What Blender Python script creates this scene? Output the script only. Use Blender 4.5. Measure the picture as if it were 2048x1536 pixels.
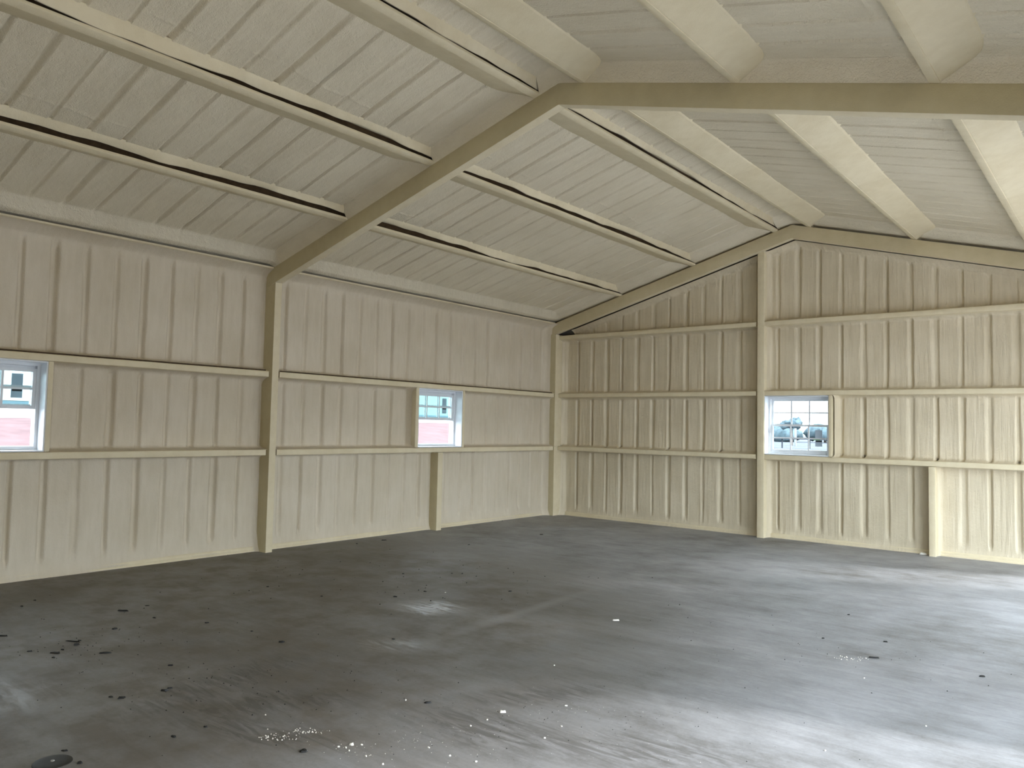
import bpy, bmesh, math, random
import numpy as np
from mathutils import Vector, Matrix

for o in list(bpy.data.objects):
    bpy.data.objects.remove(o, do_unlink=True)
scene = bpy.context.scene
COL = scene.collection
PI = math.pi

# ------------------------------------------------------------------ camera
CAM = Vector((8.4849, -11.6738, 1.6))
YAW, PITCH, ROLL, FPX = 0.685094, 0.0546865, 0.0209135, 1545.43


def cam_axes():
    cy, sy, cp, sp = math.cos(YAW), math.sin(YAW), math.cos(PITCH), math.sin(PITCH)
    f = Vector((-sy * cp, cy * cp, sp))
    r0 = Vector((cy, sy, 0))
    u0 = r0.cross(f)
    cr, sr = math.cos(ROLL), math.sin(ROLL)
    return cr * r0 + sr * u0, -sr * r0 + cr * u0, f


cr_, cu_, cf_ = cam_axes()
cam_d = bpy.data.cameras.new('camera')
cam = bpy.data.objects.new('camera', cam_d)
COL.objects.link(cam)
cam.matrix_world = Matrix(((cr_.x, cu_.x, -cf_.x, CAM.x), (cr_.y, cu_.y, -cf_.y, CAM.y),
                           (cr_.z, cu_.z, -cf_.z, CAM.z), (0, 0, 0, 1)))
cam_d.sensor_fit = 'HORIZONTAL'
cam_d.sensor_width = 36
cam_d.lens = FPX * 36 / 2048
cam_d.clip_start = 0.02
cam_d.clip_end = 1000
scene.camera = cam

# ------------------------------------------------------------------ sky, exposure
SKY = 5.2
world = bpy.data.worlds.new('overcast_sky')
scene.world = world
world.use_nodes = True
bg = world.node_tree.nodes['Background']
bg.inputs[0].default_value = (0.80, 0.90, 1.0, 1)
bg.inputs[1].default_value = SKY
scene.view_settings.view_transform = 'Standard'
scene.view_settings.look = 'None'
scene.view_settings.exposure = 1.13
scene.view_settings.gamma = 1.0
scene.view_settings.use_curve_mapping = False
scene.cycles.max_bounces = 14
scene.cycles.diffuse_bounces = 8
scene.cycles.transparent_max_bounces = 16
scene.cycles.sample_clamp_indirect = 12

# hazy low sun: it reaches in through the open doorways of the side wall
sun_d = bpy.data.lights.new('hazy_sun', 'SUN')
sun_d.energy = 6.2
sun_d.angle = math.radians(14)
sun_d.color = (0.97, 0.98, 1.0)
sun = bpy.data.objects.new('hazy_sun', sun_d)
COL.objects.link(sun)
sun.rotation_euler = Vector((-1.0, -0.44, -math.tan(math.radians(26)) * 1.09)).to_track_quat('-Z', 'Z').to_euler()

# openings of the building in the long wall out of view (the light comes in there)
DOORS_RIGHT = [(-1.22, -0.20, 0.0, 2.15), (-5.3, -1.75, 0.0, 3.05), (-11.6, -6.45, 0.0, 1.7)]      # y0, y1, z0, z1
W, L = 8.96, 12.4                                                    # inside width and length


def portal(name, loc, normal, sx, sy):
    d = bpy.data.lights.new(name, 'AREA')
    d.shape = 'RECTANGLE'
    d.size, d.size_y = sx, sy
    d.cycles.is_portal = True
    o = bpy.data.objects.new(name, d)
    COL.objects.link(o)
    o.location = loc
    o.rotation_euler = Vector(normal).to_track_quat('-Z', 'Z').to_euler()


for (a, b, c, d) in DOORS_RIGHT:
    portal('door_portal', (W + 0.12, (a + b) / 2, (c + d) / 2), (-1, 0, 0), b - a, d - c)
portal('window_portal', (-0.14, -3.19, 1.7), (1, 0, 0), 0.95, 0.9)
portal('window_portal', (-0.14, -9.16, 1.7), (1, 0, 0), 0.95, 0.9)
portal('window_portal', (4.505, 0.14, 1.7), (0, -1, 0), 0.95, 0.9)

# ------------------------------------------------------------------ materials


def new_mat(name):
    m = bpy.data.materials.new(name)
    m.use_nodes = True
    nt = m.node_tree
    return m, nt, nt.nodes['Principled BSDF']


def nd(nt, t, **kw):
    n = nt.nodes.new(t)
    for k, v in kw.items():
        if k.startswith('i_'):
            key = k[2:]
            n.inputs[int(key) if key.isdigit() else key].default_value = v
        else:
            setattr(n, k, v)
    return n


def ramp(nt, fac, stops):
    r = nd(nt, 'ShaderNodeValToRGB')
    cr = r.color_ramp
    while len(cr.elements) < len(stops):
        cr.elements.new(0.5)
    for e, (p, c) in zip(cr.elements, stops):
        e.position = p
        e.color = (*c, 1) if len(c) == 3 else c
    nt.links.new(fac, r.inputs[0])
    return r.outputs[0]


def coords(nt, scale=(1, 1, 1)):
    tc = nd(nt, 'ShaderNodeTexCoord')
    mp = nd(nt, 'ShaderNodeMapping')
    mp.inputs['Scale'].default_value = scale
    nt.links.new(tc.outputs['Object'], mp.inputs[0])
    return mp.outputs[0]


def noise(nt, vec, scale, detail=3, rough=0.55):
    n = nd(nt, 'ShaderNodeTexNoise')
    n.inputs['Scale'].default_value = scale
    n.inputs['Detail'].default_value = detail
    n.inputs['Roughness'].default_value = rough
    nt.links.new(vec, n.inputs['Vector'])
    return n.outputs['Fac']


def math_n(nt, op, a, b):
    n = nd(nt, 'ShaderNodeMath', operation=op)
    for i, v in enumerate((a, b)):
        if isinstance(v, (int, float)):
            n.inputs[i].default_value = v
        else:
            nt.links.new(v, n.inputs[i])
    return n.outputs[0]


def foam_material(name, c0, c1, streak, bump_fine, bump_streak):
    m, nt, b = new_mat(name)
    v = coords(nt)
    vs = coords(nt, streak)
    n1 = noise(nt, v, 1.3, 4)
    ns = noise(nt, vs, 9, 3)
    mix = math_n(nt, 'ADD', math_n(nt, 'MULTIPLY', n1, 0.6), math_n(nt, 'MULTIPLY', ns, 0.4))
    nt.links.new(ramp(nt, mix, [(0.38, c0), (0.62, c1)]), b.inputs['Base Color'])
    b.inputs['Roughness'].default_value = 0.62
    b.inputs['Specular IOR Level'].default_value = 0.35
    nf = noise(nt, v, 95, 2, 0.6)
    nm = noise(nt, v, 26, 3, 0.6)
    bp = nd(nt, 'ShaderNodeBump')
    bp.inputs['Strength'].default_value = bump_fine
    bp.inputs['Distance'].default_value = 0.007
    nt.links.new(math_n(nt, 'ADD', nf, math_n(nt, 'MULTIPLY', nm, 1.3)), bp.inputs['Height'])
    bs = nd(nt, 'ShaderNodeBump')
    bs.inputs['Strength'].default_value = bump_streak
    bs.inputs['Distance'].default_value = 0.012
    nt.links.new(ns, bs.inputs['Height'])
    nt.links.new(bp.outputs[0], bs.inputs['Normal'])
    nt.links.new(bs.outputs[0], b.inputs['Normal'])
    return m


FOAM_A, FOAM_B = (0.575, 0.505, 0.38), (0.64, 0.57, 0.45)
M_WALL_L = foam_material('spray_foam_left', FOAM_A, FOAM_B, (1, 2.2, 0.35), 0.4, 0.15)
M_WALL_E = foam_material('spray_foam_end', (0.565, 0.493, 0.35), (0.67, 0.593, 0.44), (2.6, 1, 0.16), 0.45, 0.9)
M_ROOF = foam_material('spray_foam_roof', (0.665, 0.595, 0.445), (0.735, 0.665, 0.51), (0.4, 2.2, 0.4), 1.0, 0.25)
M_COAT = foam_material('foam_overspray_steel', (0.63, 0.547, 0.368), (0.70, 0.622, 0.44), (1, 1, 1), 0.22, 0.08)


def plain(name, col, rough=0.5, spec=0.5, metal=0.0, var=0.0, scale=8):
    m, nt, b = new_mat(name)
    b.inputs['Roughness'].default_value = rough
    b.inputs['Specular IOR Level'].default_value = spec
    b.inputs['Metallic'].default_value = metal
    n = noise(nt, coords(nt), scale, 3)
    lo = tuple(max(0, c * (1 - var)) for c in col)
    hi = tuple(min(1, c * (1 + var)) for c in col)
    nt.links.new(ramp(nt, n, [(0.3, lo), (0.7, hi)]), b.inputs['Base Color'])
    return m


M_GABLE_SHADE = foam_material('shaded_overspray_gable', (0.52, 0.445, 0.275), (0.58, 0.50, 0.325), (1, 1, 1), 0.18, 0.06)  # darker copy of the coat, paints shade onto the gable rafter webs
M_WEB_SHADE = foam_material('shaded_overspray_web', (0.50, 0.43, 0.265), (0.56, 0.49, 0.31), (1, 1, 1), 0.18, 0.06)  # darker copy of the coat, paints shade onto near faces of columns and rafters
M_PRIMER_GAP = plain('primed_steel_and_gap_shade', (0.055, 0.034, 0.016), 0.7, 0.2, 0, 0.3, 20)  # bare channel insides; its dark tone also paints the girt gap shadow
M_SHEET = plain('metal_sheeting', (0.30, 0.29, 0.26), 0.6, 0.3, 0, 0.1)
M_VINYL = plain('white_vinyl', (0.66, 0.68, 0.70), 0.35, 0.5, 0, 0.03)
M_BLACK = plain('black_debris', (0.012, 0.012, 0.011), 0.6, 0.3, 0, 0.5, 60)
M_DISC = plain('black_disc', (0.016, 0.015, 0.012), 0.55, 0.4, 0, 0.4, 40)
M_CREAMBIT = plain('white_foam_crumb', (0.80, 0.78, 0.70), 0.8, 0.2, 0, 0.1)
M_GREYDOT = plain('grey_metal', (0.25, 0.24, 0.21), 0.4, 0.5, 0, 0.1)
M_BLUELABEL = None
M_LABELINK = plain('label_black_ink', (0.02, 0.025, 0.03), 0.6, 0.3)
M_LABELGREEN = plain('label_green_ink', (0.22, 0.42, 0.20), 0.6, 0.3)
M_TEAL = plain('pale_teal_siding', (0.085, 0.16, 0.155), 0.5, 0.4, 0, 0.04)
M_TEALDARK = plain('dark_teal_trim', (0.022, 0.058, 0.075), 0.5, 0.4)
M_WHITEPAINT = plain('pale_painted_metal', (0.22, 0.23, 0.23), 0.5, 0.4)
M_CLAY = plain('red_clay', (0.080, 0.052, 0.053), 0.95, 0.1, 0, 0.15, 1.5)
M_GRAVEL = plain('pale_gravel', (0.50, 0.475, 0.48), 0.95, 0.1, 0, 0.15, 3)
M_FIELD = plain('dry_pale_field', (0.066, 0.066, 0.076), 0.95, 0.1, 0, 0.15, 0.6)
M_TREE = plain('hazy_blue_green_leaves', (0.065, 0.088, 0.10), 0.9, 0.1, 0, 0.3, 2)  # distance haze is mixed into the leaf colour
M_TRUNK = plain('bark', (0.12, 0.10, 0.09), 0.9, 0.1, 0, 0.2)
M_POST = plain('grey_pipe', (0.03, 0.032, 0.04), 0.6, 0.3)
M_PALEPOST = plain('white_pipe', (0.2, 0.205, 0.21), 0.6, 0.3)


def glass_material():
    m = bpy.data.materials.new('window_glass')
    m.use_nodes = True
    nt = m.node_tree
    nt.nodes.clear()
    out = nd(nt, 'ShaderNodeOutputMaterial')
    tr = nd(nt, 'ShaderNodeBsdfTransparent')
    tr.inputs[0].default_value = (0.90, 0.95, 0.95, 1)
    gl = nd(nt, 'ShaderNodeBsdfGlossy')
    gl.inputs['Roughness'].default_value = 0.02
    lw = nd(nt, 'ShaderNodeLayerWeight')
    fr = nd(nt, 'ShaderNodeMapRange')
    nt.links.new(math_n(nt, 'POWER', lw.outputs['Facing'], 4.0), fr.inputs['Value'])
    fr.inputs['To Min'].default_value = 0.02
    fr.inputs['To Max'].default_value = 0.6
    mx = nd(nt, 'ShaderNodeMixShader')
    nt.links.new(fr.outputs[0], mx.inputs[0])
    nt.links.new(tr.outputs[0], mx.inputs[1])
    nt.links.new(gl.outputs[0], mx.inputs[2])
    nt.links.new(mx.outputs[0], out.inputs[0])
    return m


M_GLASS = glass_material()


def paper_material():                        # thin paper that lets some daylight through
    m, nt, b = new_mat('blue_grey_paper')
    b.inputs['Base Color'].default_value = (0.40, 0.46, 0.52, 1)
    b.inputs['Roughness'].default_value = 0.7
    t = nd(nt, 'ShaderNodeBsdfTranslucent')
    t.inputs[0].default_value = (0.045, 0.060, 0.075, 1)
    ad = nd(nt, 'ShaderNodeAddShader')
    nt.links.new(b.outputs[0], ad.inputs[0])
    nt.links.new(t.outputs[0], ad.inputs[1])
    nt.links.new(ad.outputs[0], nt.nodes['Material Output'].inputs[0])
    return m


M_BLUELABEL = paper_material()


def floor_material():
    m, nt, b = new_mat('sealed_concrete')
    v = coords(nt)
    n_big = noise(nt, v, 0.55, 5, 0.6)
    n_mid = noise(nt, v, 2.6, 6, 0.65)
    n_st = noise(nt, coords(nt, (0.9, 3.2, 1)), 2.2, 6, 0.7)
    n_fine = noise(nt, v, 45, 4, 0.7)
    f = math_n(nt, 'ADD', math_n(nt, 'MULTIPLY', n_big, 0.40), math_n(nt, 'MULTIPLY', n_mid, 0.28))
    f = math_n(nt, 'ADD', f, math_n(nt, 'MULTIPLY', n_st, 0.22))
    f = math_n(nt, 'ADD', f, math_n(nt, 'MULTIPLY', n_fine, 0.10))
    base = ramp(nt, f, [(0.38, (0.140, 0.137, 0.131)), (0.475, (0.255, 0.259, 0.266)),
                        (0.56, (0.34, 0.346, 0.36)), (0.68, (0.46, 0.468, 0.49))])

    # tyre scuffs and wipe marks: dark stains with a place of their own on the slab
    def blob(cx, cy, rx, ry, ang):
        sub = nd(nt, 'ShaderNodeMapping', vector_type='TEXTURE')
        sub.inputs['Location'].default_value = (cx, cy, 0)
        sub.inputs['Rotation'].default_value = (0, 0, ang)
        sub.inputs['Scale'].default_value = (rx, ry, 1)
        tc = nd(nt, 'ShaderNodeTexCoord')
        nt.links.new(tc.outputs['Object'], sub.inputs[0])
        ln = nd(nt, 'ShaderNodeVectorMath', operation='LENGTH')
        nt.links.new(sub.outputs[0], ln.inputs[0])
        mr = nd(nt, 'ShaderNodeMapRange')
        mr.inputs['From Min'].default_value = 1.0
        mr.inputs['From Max'].default_value = 0.15
        nt.links.new(ln.outputs['Value'], mr.inputs['Value'])
        return mr.outputs[0]
    def strokes(ang, sc, dist):
        mp = nd(nt, 'ShaderNodeMapping')
        mp.inputs['Rotation'].default_value = (0, 0, ang)
        mp.inputs['Scale'].default_value = (1.0, 5.0, 1)
        nt.links.new(v, mp.inputs[0])
        n = nd(nt, 'ShaderNodeTexNoise')
        n.inputs['Scale'].default_value = sc
        n.inputs['Detail'].default_value = 5
        n.inputs['Roughness'].default_value = 0.62
        n.inputs['Distortion'].default_value = dist
        nt.links.new(mp.outputs[0], n.inputs['Vector'])
        r = nd(nt, 'ShaderNodeMapRange')
        r.inputs['From Min'].default_value = 0.44
        r.inputs['From Max'].default_value = 0.66
        nt.links.new(n.outputs['Fac'], r.inputs['Value'])
        return r.outputs[0]
    streaks = math_n(nt, 'MAXIMUM', strokes(0.5, 2.6, 1.4), math_n(nt, 'MULTIPLY', strokes(-0.75, 3.4, 0.9), 0.6))
    tot = None
    for args in [(4.1, -9.0, 0.95, 0.30, 1.75), (4.6, -9.05, 0.75, 0.30, 0.9), (4.9, -9.3, 0.7, 0.25, 0.3),
                 (5.65, -7.9, 0.65, 0.22, 0.9), (5.8, -8.5, 0.75, 0.35, 0.2), (6.5, -8.2, 0.8, 0.3, 0.5)]:
        bl = blob(*args)
        tot = bl if tot is None else math_n(nt, 'MAXIMUM', tot, bl)
    thin = math_n(nt, 'MULTIPLY', math_n(nt, 'MULTIPLY', streaks, n_mid), 0.34)      # faint scuffs everywhere
    dark = math_n(nt, 'MAXIMUM', math_n(nt, 'MULTIPLY', math_n(nt, 'MULTIPLY', tot, streaks), 1.15), thin)
    dark = math_n(nt, 'MINIMUM', dark, 0.6)
    # broad film of brown dust on the window side, dimmer light there painted in
    dust_and_shade = math_n(nt, 'MULTIPLY', math_n(nt, 'MINIMUM', math_n(nt, 'MULTIPLY', blob(2.2, -8.3, 4.4, 5.2, 0.5), 2.2), 1.0), math_n(nt, 'ADD', math_n(nt, 'MULTIPLY', math_n(nt, 'SUBTRACT', n_mid, 0.5), 2.6), 0.72))
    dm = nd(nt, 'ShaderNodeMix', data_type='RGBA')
    nt.links.new(math_n(nt, 'MINIMUM', math_n(nt, 'MULTIPLY', dust_and_shade, 0.86), 0.85), dm.inputs[0])
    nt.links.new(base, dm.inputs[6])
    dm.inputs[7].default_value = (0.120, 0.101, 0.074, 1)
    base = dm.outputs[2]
    mx = nd(nt, 'ShaderNodeMix', data_type='RGBA')
    nt.links.new(dark, mx.inputs[0])
    nt.links.new(base, mx.inputs[6])
    mx.inputs[7].default_value = (0.065, 0.060, 0.050, 1)
    # pale scraped patches, one with window glare painted in, and the worn control joint
    pale = math_n(nt, 'MAXIMUM', blob(3.62, -6.78, 0.40, 0.34, 0.6), math_n(nt, 'MULTIPLY', blob(4.25, -7.78, 0.34, 0.26, 0.4), 0.6))
    pale = math_n(nt, 'MULTIPLY', pale, math_n(nt, 'MULTIPLY', streaks, 1.5))
    polish = math_n(nt, 'MAXIMUM', pale, math_n(nt, 'MULTIPLY', blob(3.3, -10.1, 0.7, 0.5, 0.7), streaks))
    pale = math_n(nt, 'MAXIMUM', pale, math_n(nt, 'MULTIPLY', blob(4.30, -6.3, 0.10, 1.5, 0.06), 0.8))
    pale = math_n(nt, 'MAXIMUM', pale, math_n(nt, 'MULTIPLY', blob(6.35, -7.6, 0.05, 0.6, 0.75), 0.4))
    pale = math_n(nt, 'MULTIPLY', math_n(nt, 'MULTIPLY', pale, n_mid), 0.75)
    mx2 = nd(nt, 'ShaderNodeMix', data_type='RGBA')
    nt.links.new(pale, mx2.inputs[0])
    nt.links.new(mx.outputs[2], mx2.inputs[6])
    mx2.inputs[7].default_value = (0.42, 0.42, 0.42, 1)
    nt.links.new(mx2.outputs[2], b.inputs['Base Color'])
    r = nd(nt, 'ShaderNodeMapRange')
    r.inputs['To Min'].default_value = 0.50
    r.inputs['To Max'].default_value = 0.74
    nt.links.new(n_st, r.inputs['Value'])
    ro = math_n(nt, 'SUBTRACT', r.outputs[0], math_n(nt, 'MULTIPLY', math_n(nt, 'MINIMUM', math_n(nt, 'MULTIPLY', polish, 2.0), 1.0), 0.25))
    nt.links.new(ro, b.inputs['Roughness'])
    b.inputs['Specular IOR Level'].default_value = 0.38
    bp = nd(nt, 'ShaderNodeBump')
    bp.inputs['Strength'].default_value = 0.22
    bp.inputs['Distance'].default_value = 0.006
    nt.links.new(math_n(nt, 'ADD', n_st, math_n(nt, 'MULTIPLY', n_fine, 0.5)), bp.inputs['Height'])
    nt.links.new(bp.outputs[0], b.inputs['Normal'])
    return m


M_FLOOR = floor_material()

# ------------------------------------------------------------------ object helpers


def link(name, me, parent=None):
    o = bpy.data.objects.new(name, me)
    COL.objects.link(o)
    if parent is not None:
        o.parent = parent
    return o


def tag(o, label=None, cat=None, group=None, kind=None):
    for k, v in (('label', label), ('category', cat), ('group', group), ('kind', kind)):
        if v:
            o[k] = v
    return o


def empty(name, loc=(0, 0, 0), rz=0.0):
    o = link(name, None)
    o.location = loc
    o.rotation_euler = (0, 0, rz)
    o.empty_display_size = 0.1
    return o


def finish(me, mats, angle=None):
    for m in (mats if isinstance(mats, (list, tuple)) else [mats]):
        me.materials.append(m)
    if angle is not None:
        me.shade_smooth()
        me.set_sharp_from_angle(angle=math.radians(angle))
    return me


def grid_mesh(name, P, mat, flip=False):
    nv, nu, _ = P.shape
    idx = np.arange(nv * nu).reshape(nv, nu)
    q = np.stack([idx[:-1, :-1], idx[:-1, 1:], idx[1:, 1:], idx[1:, :-1]], -1).reshape(-1, 4)
    if flip:
        q = q[:, ::-1]
    me = bpy.data.meshes.new(name)
    me.from_pydata(P.reshape(-1, 3).tolist(), [], q.tolist())
    finish(me, mat)
    me.shade_smooth()
    return me


def box_bm(bm, lo, hi, mi=0):
    vs = [bm.verts.new((x, y, z)) for x in (lo[0], hi[0]) for y in (lo[1], hi[1]) for z in (lo[2], hi[2])]
    for f in ((0, 1, 3, 2), (4, 6, 7, 5), (0, 4, 5, 1), (2, 3, 7, 6), (0, 2, 6, 4), (1, 5, 7, 3)):
        fc = bm.faces.new([vs[i] for i in f])
        fc.material_index = mi


def bm_obj(name, bm, mats, parent=None, bevel=0.0, angle=None, seg=2):
    bmesh.ops.recalc_face_normals(bm, faces=bm.faces)
    if bevel:
        bmesh.ops.bevel(bm, geom=list(bm.edges), offset=bevel, segments=seg, profile=0.6, affect='EDGES')
    me = bpy.data.meshes.new(name)
    bm.to_mesh(me)
    bm.free()
    finish(me, mats, angle)
    return link(name, me, parent)


def boxes(name, lst, mat, parent=None, bevel=0.0):
    bm = bmesh.new()
    for lo, hi in lst:
        a = tuple(min(p, q) for p, q in zip(lo, hi))
        b = tuple(max(p, q) for p, q in zip(lo, hi))
        box_bm(bm, a, b)
    return bm_obj(name, bm, mat, parent, bevel, 40 if bevel else None)


def round_poly(pts, r, n=3):
    out = []
    k = len(pts)
    rs = r if isinstance(r, (list, tuple)) else [r] * k
    for i in range(k):
        p0, p1, p2 = (np.array(pts[(i + j) % k], float) for j in (-1, 0, 1))
        d0, d2 = p0 - p1, p2 - p1
        l0, l2 = np.linalg.norm(d0), np.linalg.norm(d2)
        rr = min(rs[i], l0 * 0.45, l2 * 0.45)
        if rr < 1e-5:
            out.append(tuple(p1))
            continue
        a, c = p1 + d0 / l0 * rr, p1 + d2 / l2 * rr
        for t in np.linspace(0, 1, n + 1):
            out.append(tuple((1 - t) ** 2 * a + 2 * t * (1 - t) * p1 + t * t * c))
    return out


_ph = np.random.RandomState(7).rand(40, 3) * 6.28


def wob(t, seed=0, f=1.0):
    """smooth one-dimensional noise, about -1..1"""
    t = np.asarray(t, float) * f
    s = 0
    for i, (k, a) in enumerate(((0.9, .45), (2.1, .3), (4.7, .2), (9.3, .12), (17.1, .08))):
        s = s + a * np.sin(k * t + _ph[(seed * 5 + i) % 40, 0] + seed * 1.7)
    return s


def wob2(u, v, seed=0):
    s = 0
    for i, (k, l, a) in enumerate(((1.3, .8, .4), (-2.4, 2.9, .3), (5.1, 3.7, .18), (7.9, -8.3, .12), (-13., 11., .08))):
        s = s + a * np.sin(k * u + l * v + _ph[(seed * 3 + i) % 40, 1] + seed)
    return s


def extrude(name, prof, org, A, B, D, t0, t1, mats, parent=None, seg=None, amp=0.0, seed=0, mi=None, angle=40, cut0=None, cut1=None, warp=None):
    """closed profile (a,b) swept along D from t0 to t1; cut0/cut1(a,b) shift the end planes"""
    prof = np.array(prof, float)
    k = len(prof)
    seg = seg or max(1, int(abs(t1 - t0) / 0.12))
    org, A, B, D = (np.array(x, float) for x in (org, A, B, D))
    ctr = prof.mean(0)
    nrm = prof - ctr
    nrm /= np.maximum(np.linalg.norm(nrm, axis=1, keepdims=True), 1e-6)
    V = []
    e0 = np.array([t0 + (cut0(a, b) if cut0 else 0) for a, b in prof])
    e1 = np.array([t1 + (cut1(a, b) if cut1 else 0) for a, b in prof])
    for j in range(seg + 1):
        t = e0 + (e1 - e0) * j / seg
        pj = prof + nrm * (amp * np.array([wob(tt, seed + i // 3, 1.6) for i, tt in enumerate(t)]))[:, None] if amp else prof
        if warp:
            pj = warp(pj.copy(), t[0])
        V.append(org + pj[:, :1] * A + pj[:, 1:] * B + t[:, None] * D)
    V = np.concatenate(V)
    F, MI = [], []
    for j in range(seg):
        for i in range(k):
            i2 = (i + 1) % k
            F.append((j * k + i, j * k + i2, (j + 1) * k + i2, (j + 1) * k + i))
            MI.append(mi[i] if mi else 0)
    F.append(tuple(range(k))[::-1])
    F.append(tuple(seg * k + i for i in range(k)))
    MI += [0, 0]
    me = bpy.data.meshes.new(name)
    me.from_pydata(V.tolist(), [], F)
    me.polygons.foreach_set('material_index', MI)
    bm = bmesh.new()
    bm.from_mesh(me)
    bmesh.ops.recalc_face_normals(bm, faces=bm.faces)
    bm.to_mesh(me)
    bm.free()
    finish(me, mats, angle)
    return link(name, me, parent)


# ------------------------------------------------------------------ foam surfaces with the grooves of the ribbed sheet behind
def fall(d, ln):
    return np.clip(1 - np.maximum(d, 0) / ln, 0, 1) ** 2


def axis_samples(a, b, marks, offs, step):
    s = [a, b]
    ln = b - a
    for m in marks:
        s += [m + o for o in offs]
    for e in (0.004, 0.012, 0.025, 0.04, 0.06, 0.09, 0.13, 0.18):
        if e < ln * 0.45:
            s += [a + e, b - e]
    s += list(np.arange(a, b, step))
    s = np.array(sorted(x for x in s if a - 1e-9 <= x <= b + 1e-9))
    keep = [0]
    for i in range(1, len(s)):
        if s[i] - s[keep[-1]] > 0.0035:
            keep.append(i)
    return s[keep]


def foam_height(u, t, L, u0, u1, ribs, ed, seed, depth=0.028, half=0.042, tap=(0.1, 0.06), tap_off=(0.0, 0.0), holes=0.0):
    """u along the wall, t from the lower edge (0..L); ed = edge rises ((rise, len) for u0, u1, low, high)"""
    h = 0.006 * wob2(u, t, seed)
    g = np.zeros_like(u)
    lo = np.clip((t - tap_off[0]) / tap[0], 0, 1) if tap[0] else 1.0
    hi = np.clip((L - t - tap_off[1]) / tap[1], 0, 1) if tap[1] else 1.0
    lo, hi = (x * x * (3 - 2 * x) if not np.isscalar(x) else x for x in (lo, hi))
    for i, r in enumerate(ribs):
        rr = r + 0.007 * wob(t, seed + i, 1.5)
        hw = half * (1 + 0.22 * wob(t, seed + i + 3, 1.1)) * (0.9 + 0.25 * math.sin(i * 2.3 + seed))
        x = np.clip(1 - np.abs(u - rr) / hw, 0, 1)
        x = np.minimum(x * 1.45, 1.0)
        dp = depth * (0.8 + 0.3 * math.sin(i * 1.9 + seed * 1.3))
        g = np.maximum(g, dp * x * x * (3 - 2 * x))
        # foam heaps up a little on either side of a rib
        y = np.clip(1 - np.abs(np.abs(u - rr) - hw * 1.25) / (hw * 1.1), 0, 1)
        h = h + 0.0035 * y * y * lo * hi
    h = h - g * lo * hi
    (r0, l0), (r1, l1), (r2, l2), (r3, l3) = ed
    h = h + np.maximum(r0 * fall(u - u0, l0), r1 * fall(u1 - u, l1))
    h = h + np.maximum(r2 * fall(t, l2), r3 * fall(L - t, l3))
    if holes:                                # unfilled pockets where a rib runs in behind the girt
        for i, r in enumerate(ribs):
            x = np.clip(1.6 - np.abs(u - r - 0.004) / 0.016, 0, 1)
            h = h - holes * (0.6 + 0.4 * math.sin(i * 2.1)) * x * np.clip(1.35 - t / 0.034, 0, 1)
    return h


RIB_OFF = (-.075, -.055, -.042, -.03, -.018, -.008, .008, .018, .03, .042, .055, .075)
_seed = [0]


def wall_panel(parent, mat, to_world, u0, u1, z0, z1, ribs, ed, tap=(0.12, 0.05), tap_off=(0, 0), flip=False, base=-0.03, ztop=None, depth=0.046, half=0.044, holes=0.0):
    _seed[0] += 1
    rb = [r for r in ribs if u0 - 0.03 < r < u1 + 0.03]
    us = axis_samples(u0, u1, rb, RIB_OFF, 0.12)
    ts = axis_samples(0, 1, [], (), 1) if False else None
    Lz = z1 - z0
    tn = axis_samples(0, Lz, [], (), 0.11) / Lz
    if ztop is None:
        top = np.full_like(us, z1)
    else:
        top = np.maximum(ztop(us), z0 + 0.012)
    U, T = np.meshgrid(us, tn)
    Ls = np.broadcast_to(top - z0, U.shape)
    Tm = T * Ls
    h = foam_height(U, Tm, Ls, u0, u1, rb, ed, _seed[0], depth, half, tap, tap_off, holes)
    P = to_world(U, base + h, z0 + Tm)
    me = grid_mesh('foam_panel', np.stack(P, -1), mat, flip)
    return link('foam_panel', me, parent)


def left_w(u, d, z):
    return d, u, z


def end_w(u, d, z):
    return u, -d, z


def right_w(u, d, z):
    return W - d, u, z


def near_w(u, d, z):
    return u, -L + d, z


# ------------------------------------------------------------------ building dimensions
RX = 4.48                                    # ridge
SL = 0.272
CS, SN = 1 / math.hypot(1, SL), SL / math.hypot(1, SL)
Y_MAIN = -6.197                              # near face of the main frame
G1, G2, G3, GH = 1.218, 2.18, 3.245, 0.036   # girt heights and half height of their faces
GD = 0.17                                    # girt faces stand this far into the room


def ztop(x):                                 # top of the rafters
    return 4.689 - SL * abs(x - RX)


RIB_Y = [-2.53 - 0.304 * k for k in range(-9, 34)]
RIB_X = [0.178 + 0.3075 * k for k in range(0, 30)]
RIB_R = [-8.98 + 0.304 * k for k in range(-12, 31)]

# ------------------------------------------------------------------ floor and ground
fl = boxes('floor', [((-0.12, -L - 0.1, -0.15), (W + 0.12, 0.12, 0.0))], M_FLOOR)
tag(fl, 'grey sealed concrete slab with scuffs and tyre marks', 'floor', None, 'structure')

# ------------------------------------------------------------------ outer sheet walls with openings
def wall_with_holes(name, to_w, u0, u1, z0, z1, holes, d0=-0.12, d1=-0.09):
    """rectangular sheet cut by rectangular openings (ua, ub, za, zb)"""
    us = sorted({u0, u1} | {h[0] for h in holes} | {h[1] for h in holes})
    zs = sorted({z0, z1} | {h[2] for h in holes} | {h[3] for h in holes})
    bm = bmesh.new()
    for a, b in zip(us[:-1], us[1:]):
        for c, d in zip(zs[:-1], zs[1:]):
            um, zm = (a + b) / 2, (c + d) / 2
            if any(h[0] < um < h[1] and h[2] < zm < h[3] for h in holes):
                continue
            p, q = to_w(a, d0, c), to_w(b, d1, d)
            lo = tuple(min(x, y) for x, y in zip(p, q))
            hi = tuple(max(x, y) for x, y in zip(p, q))
            box_bm(bm, lo, hi)
    return bm_obj(name, bm, M_SHEET)


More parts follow.
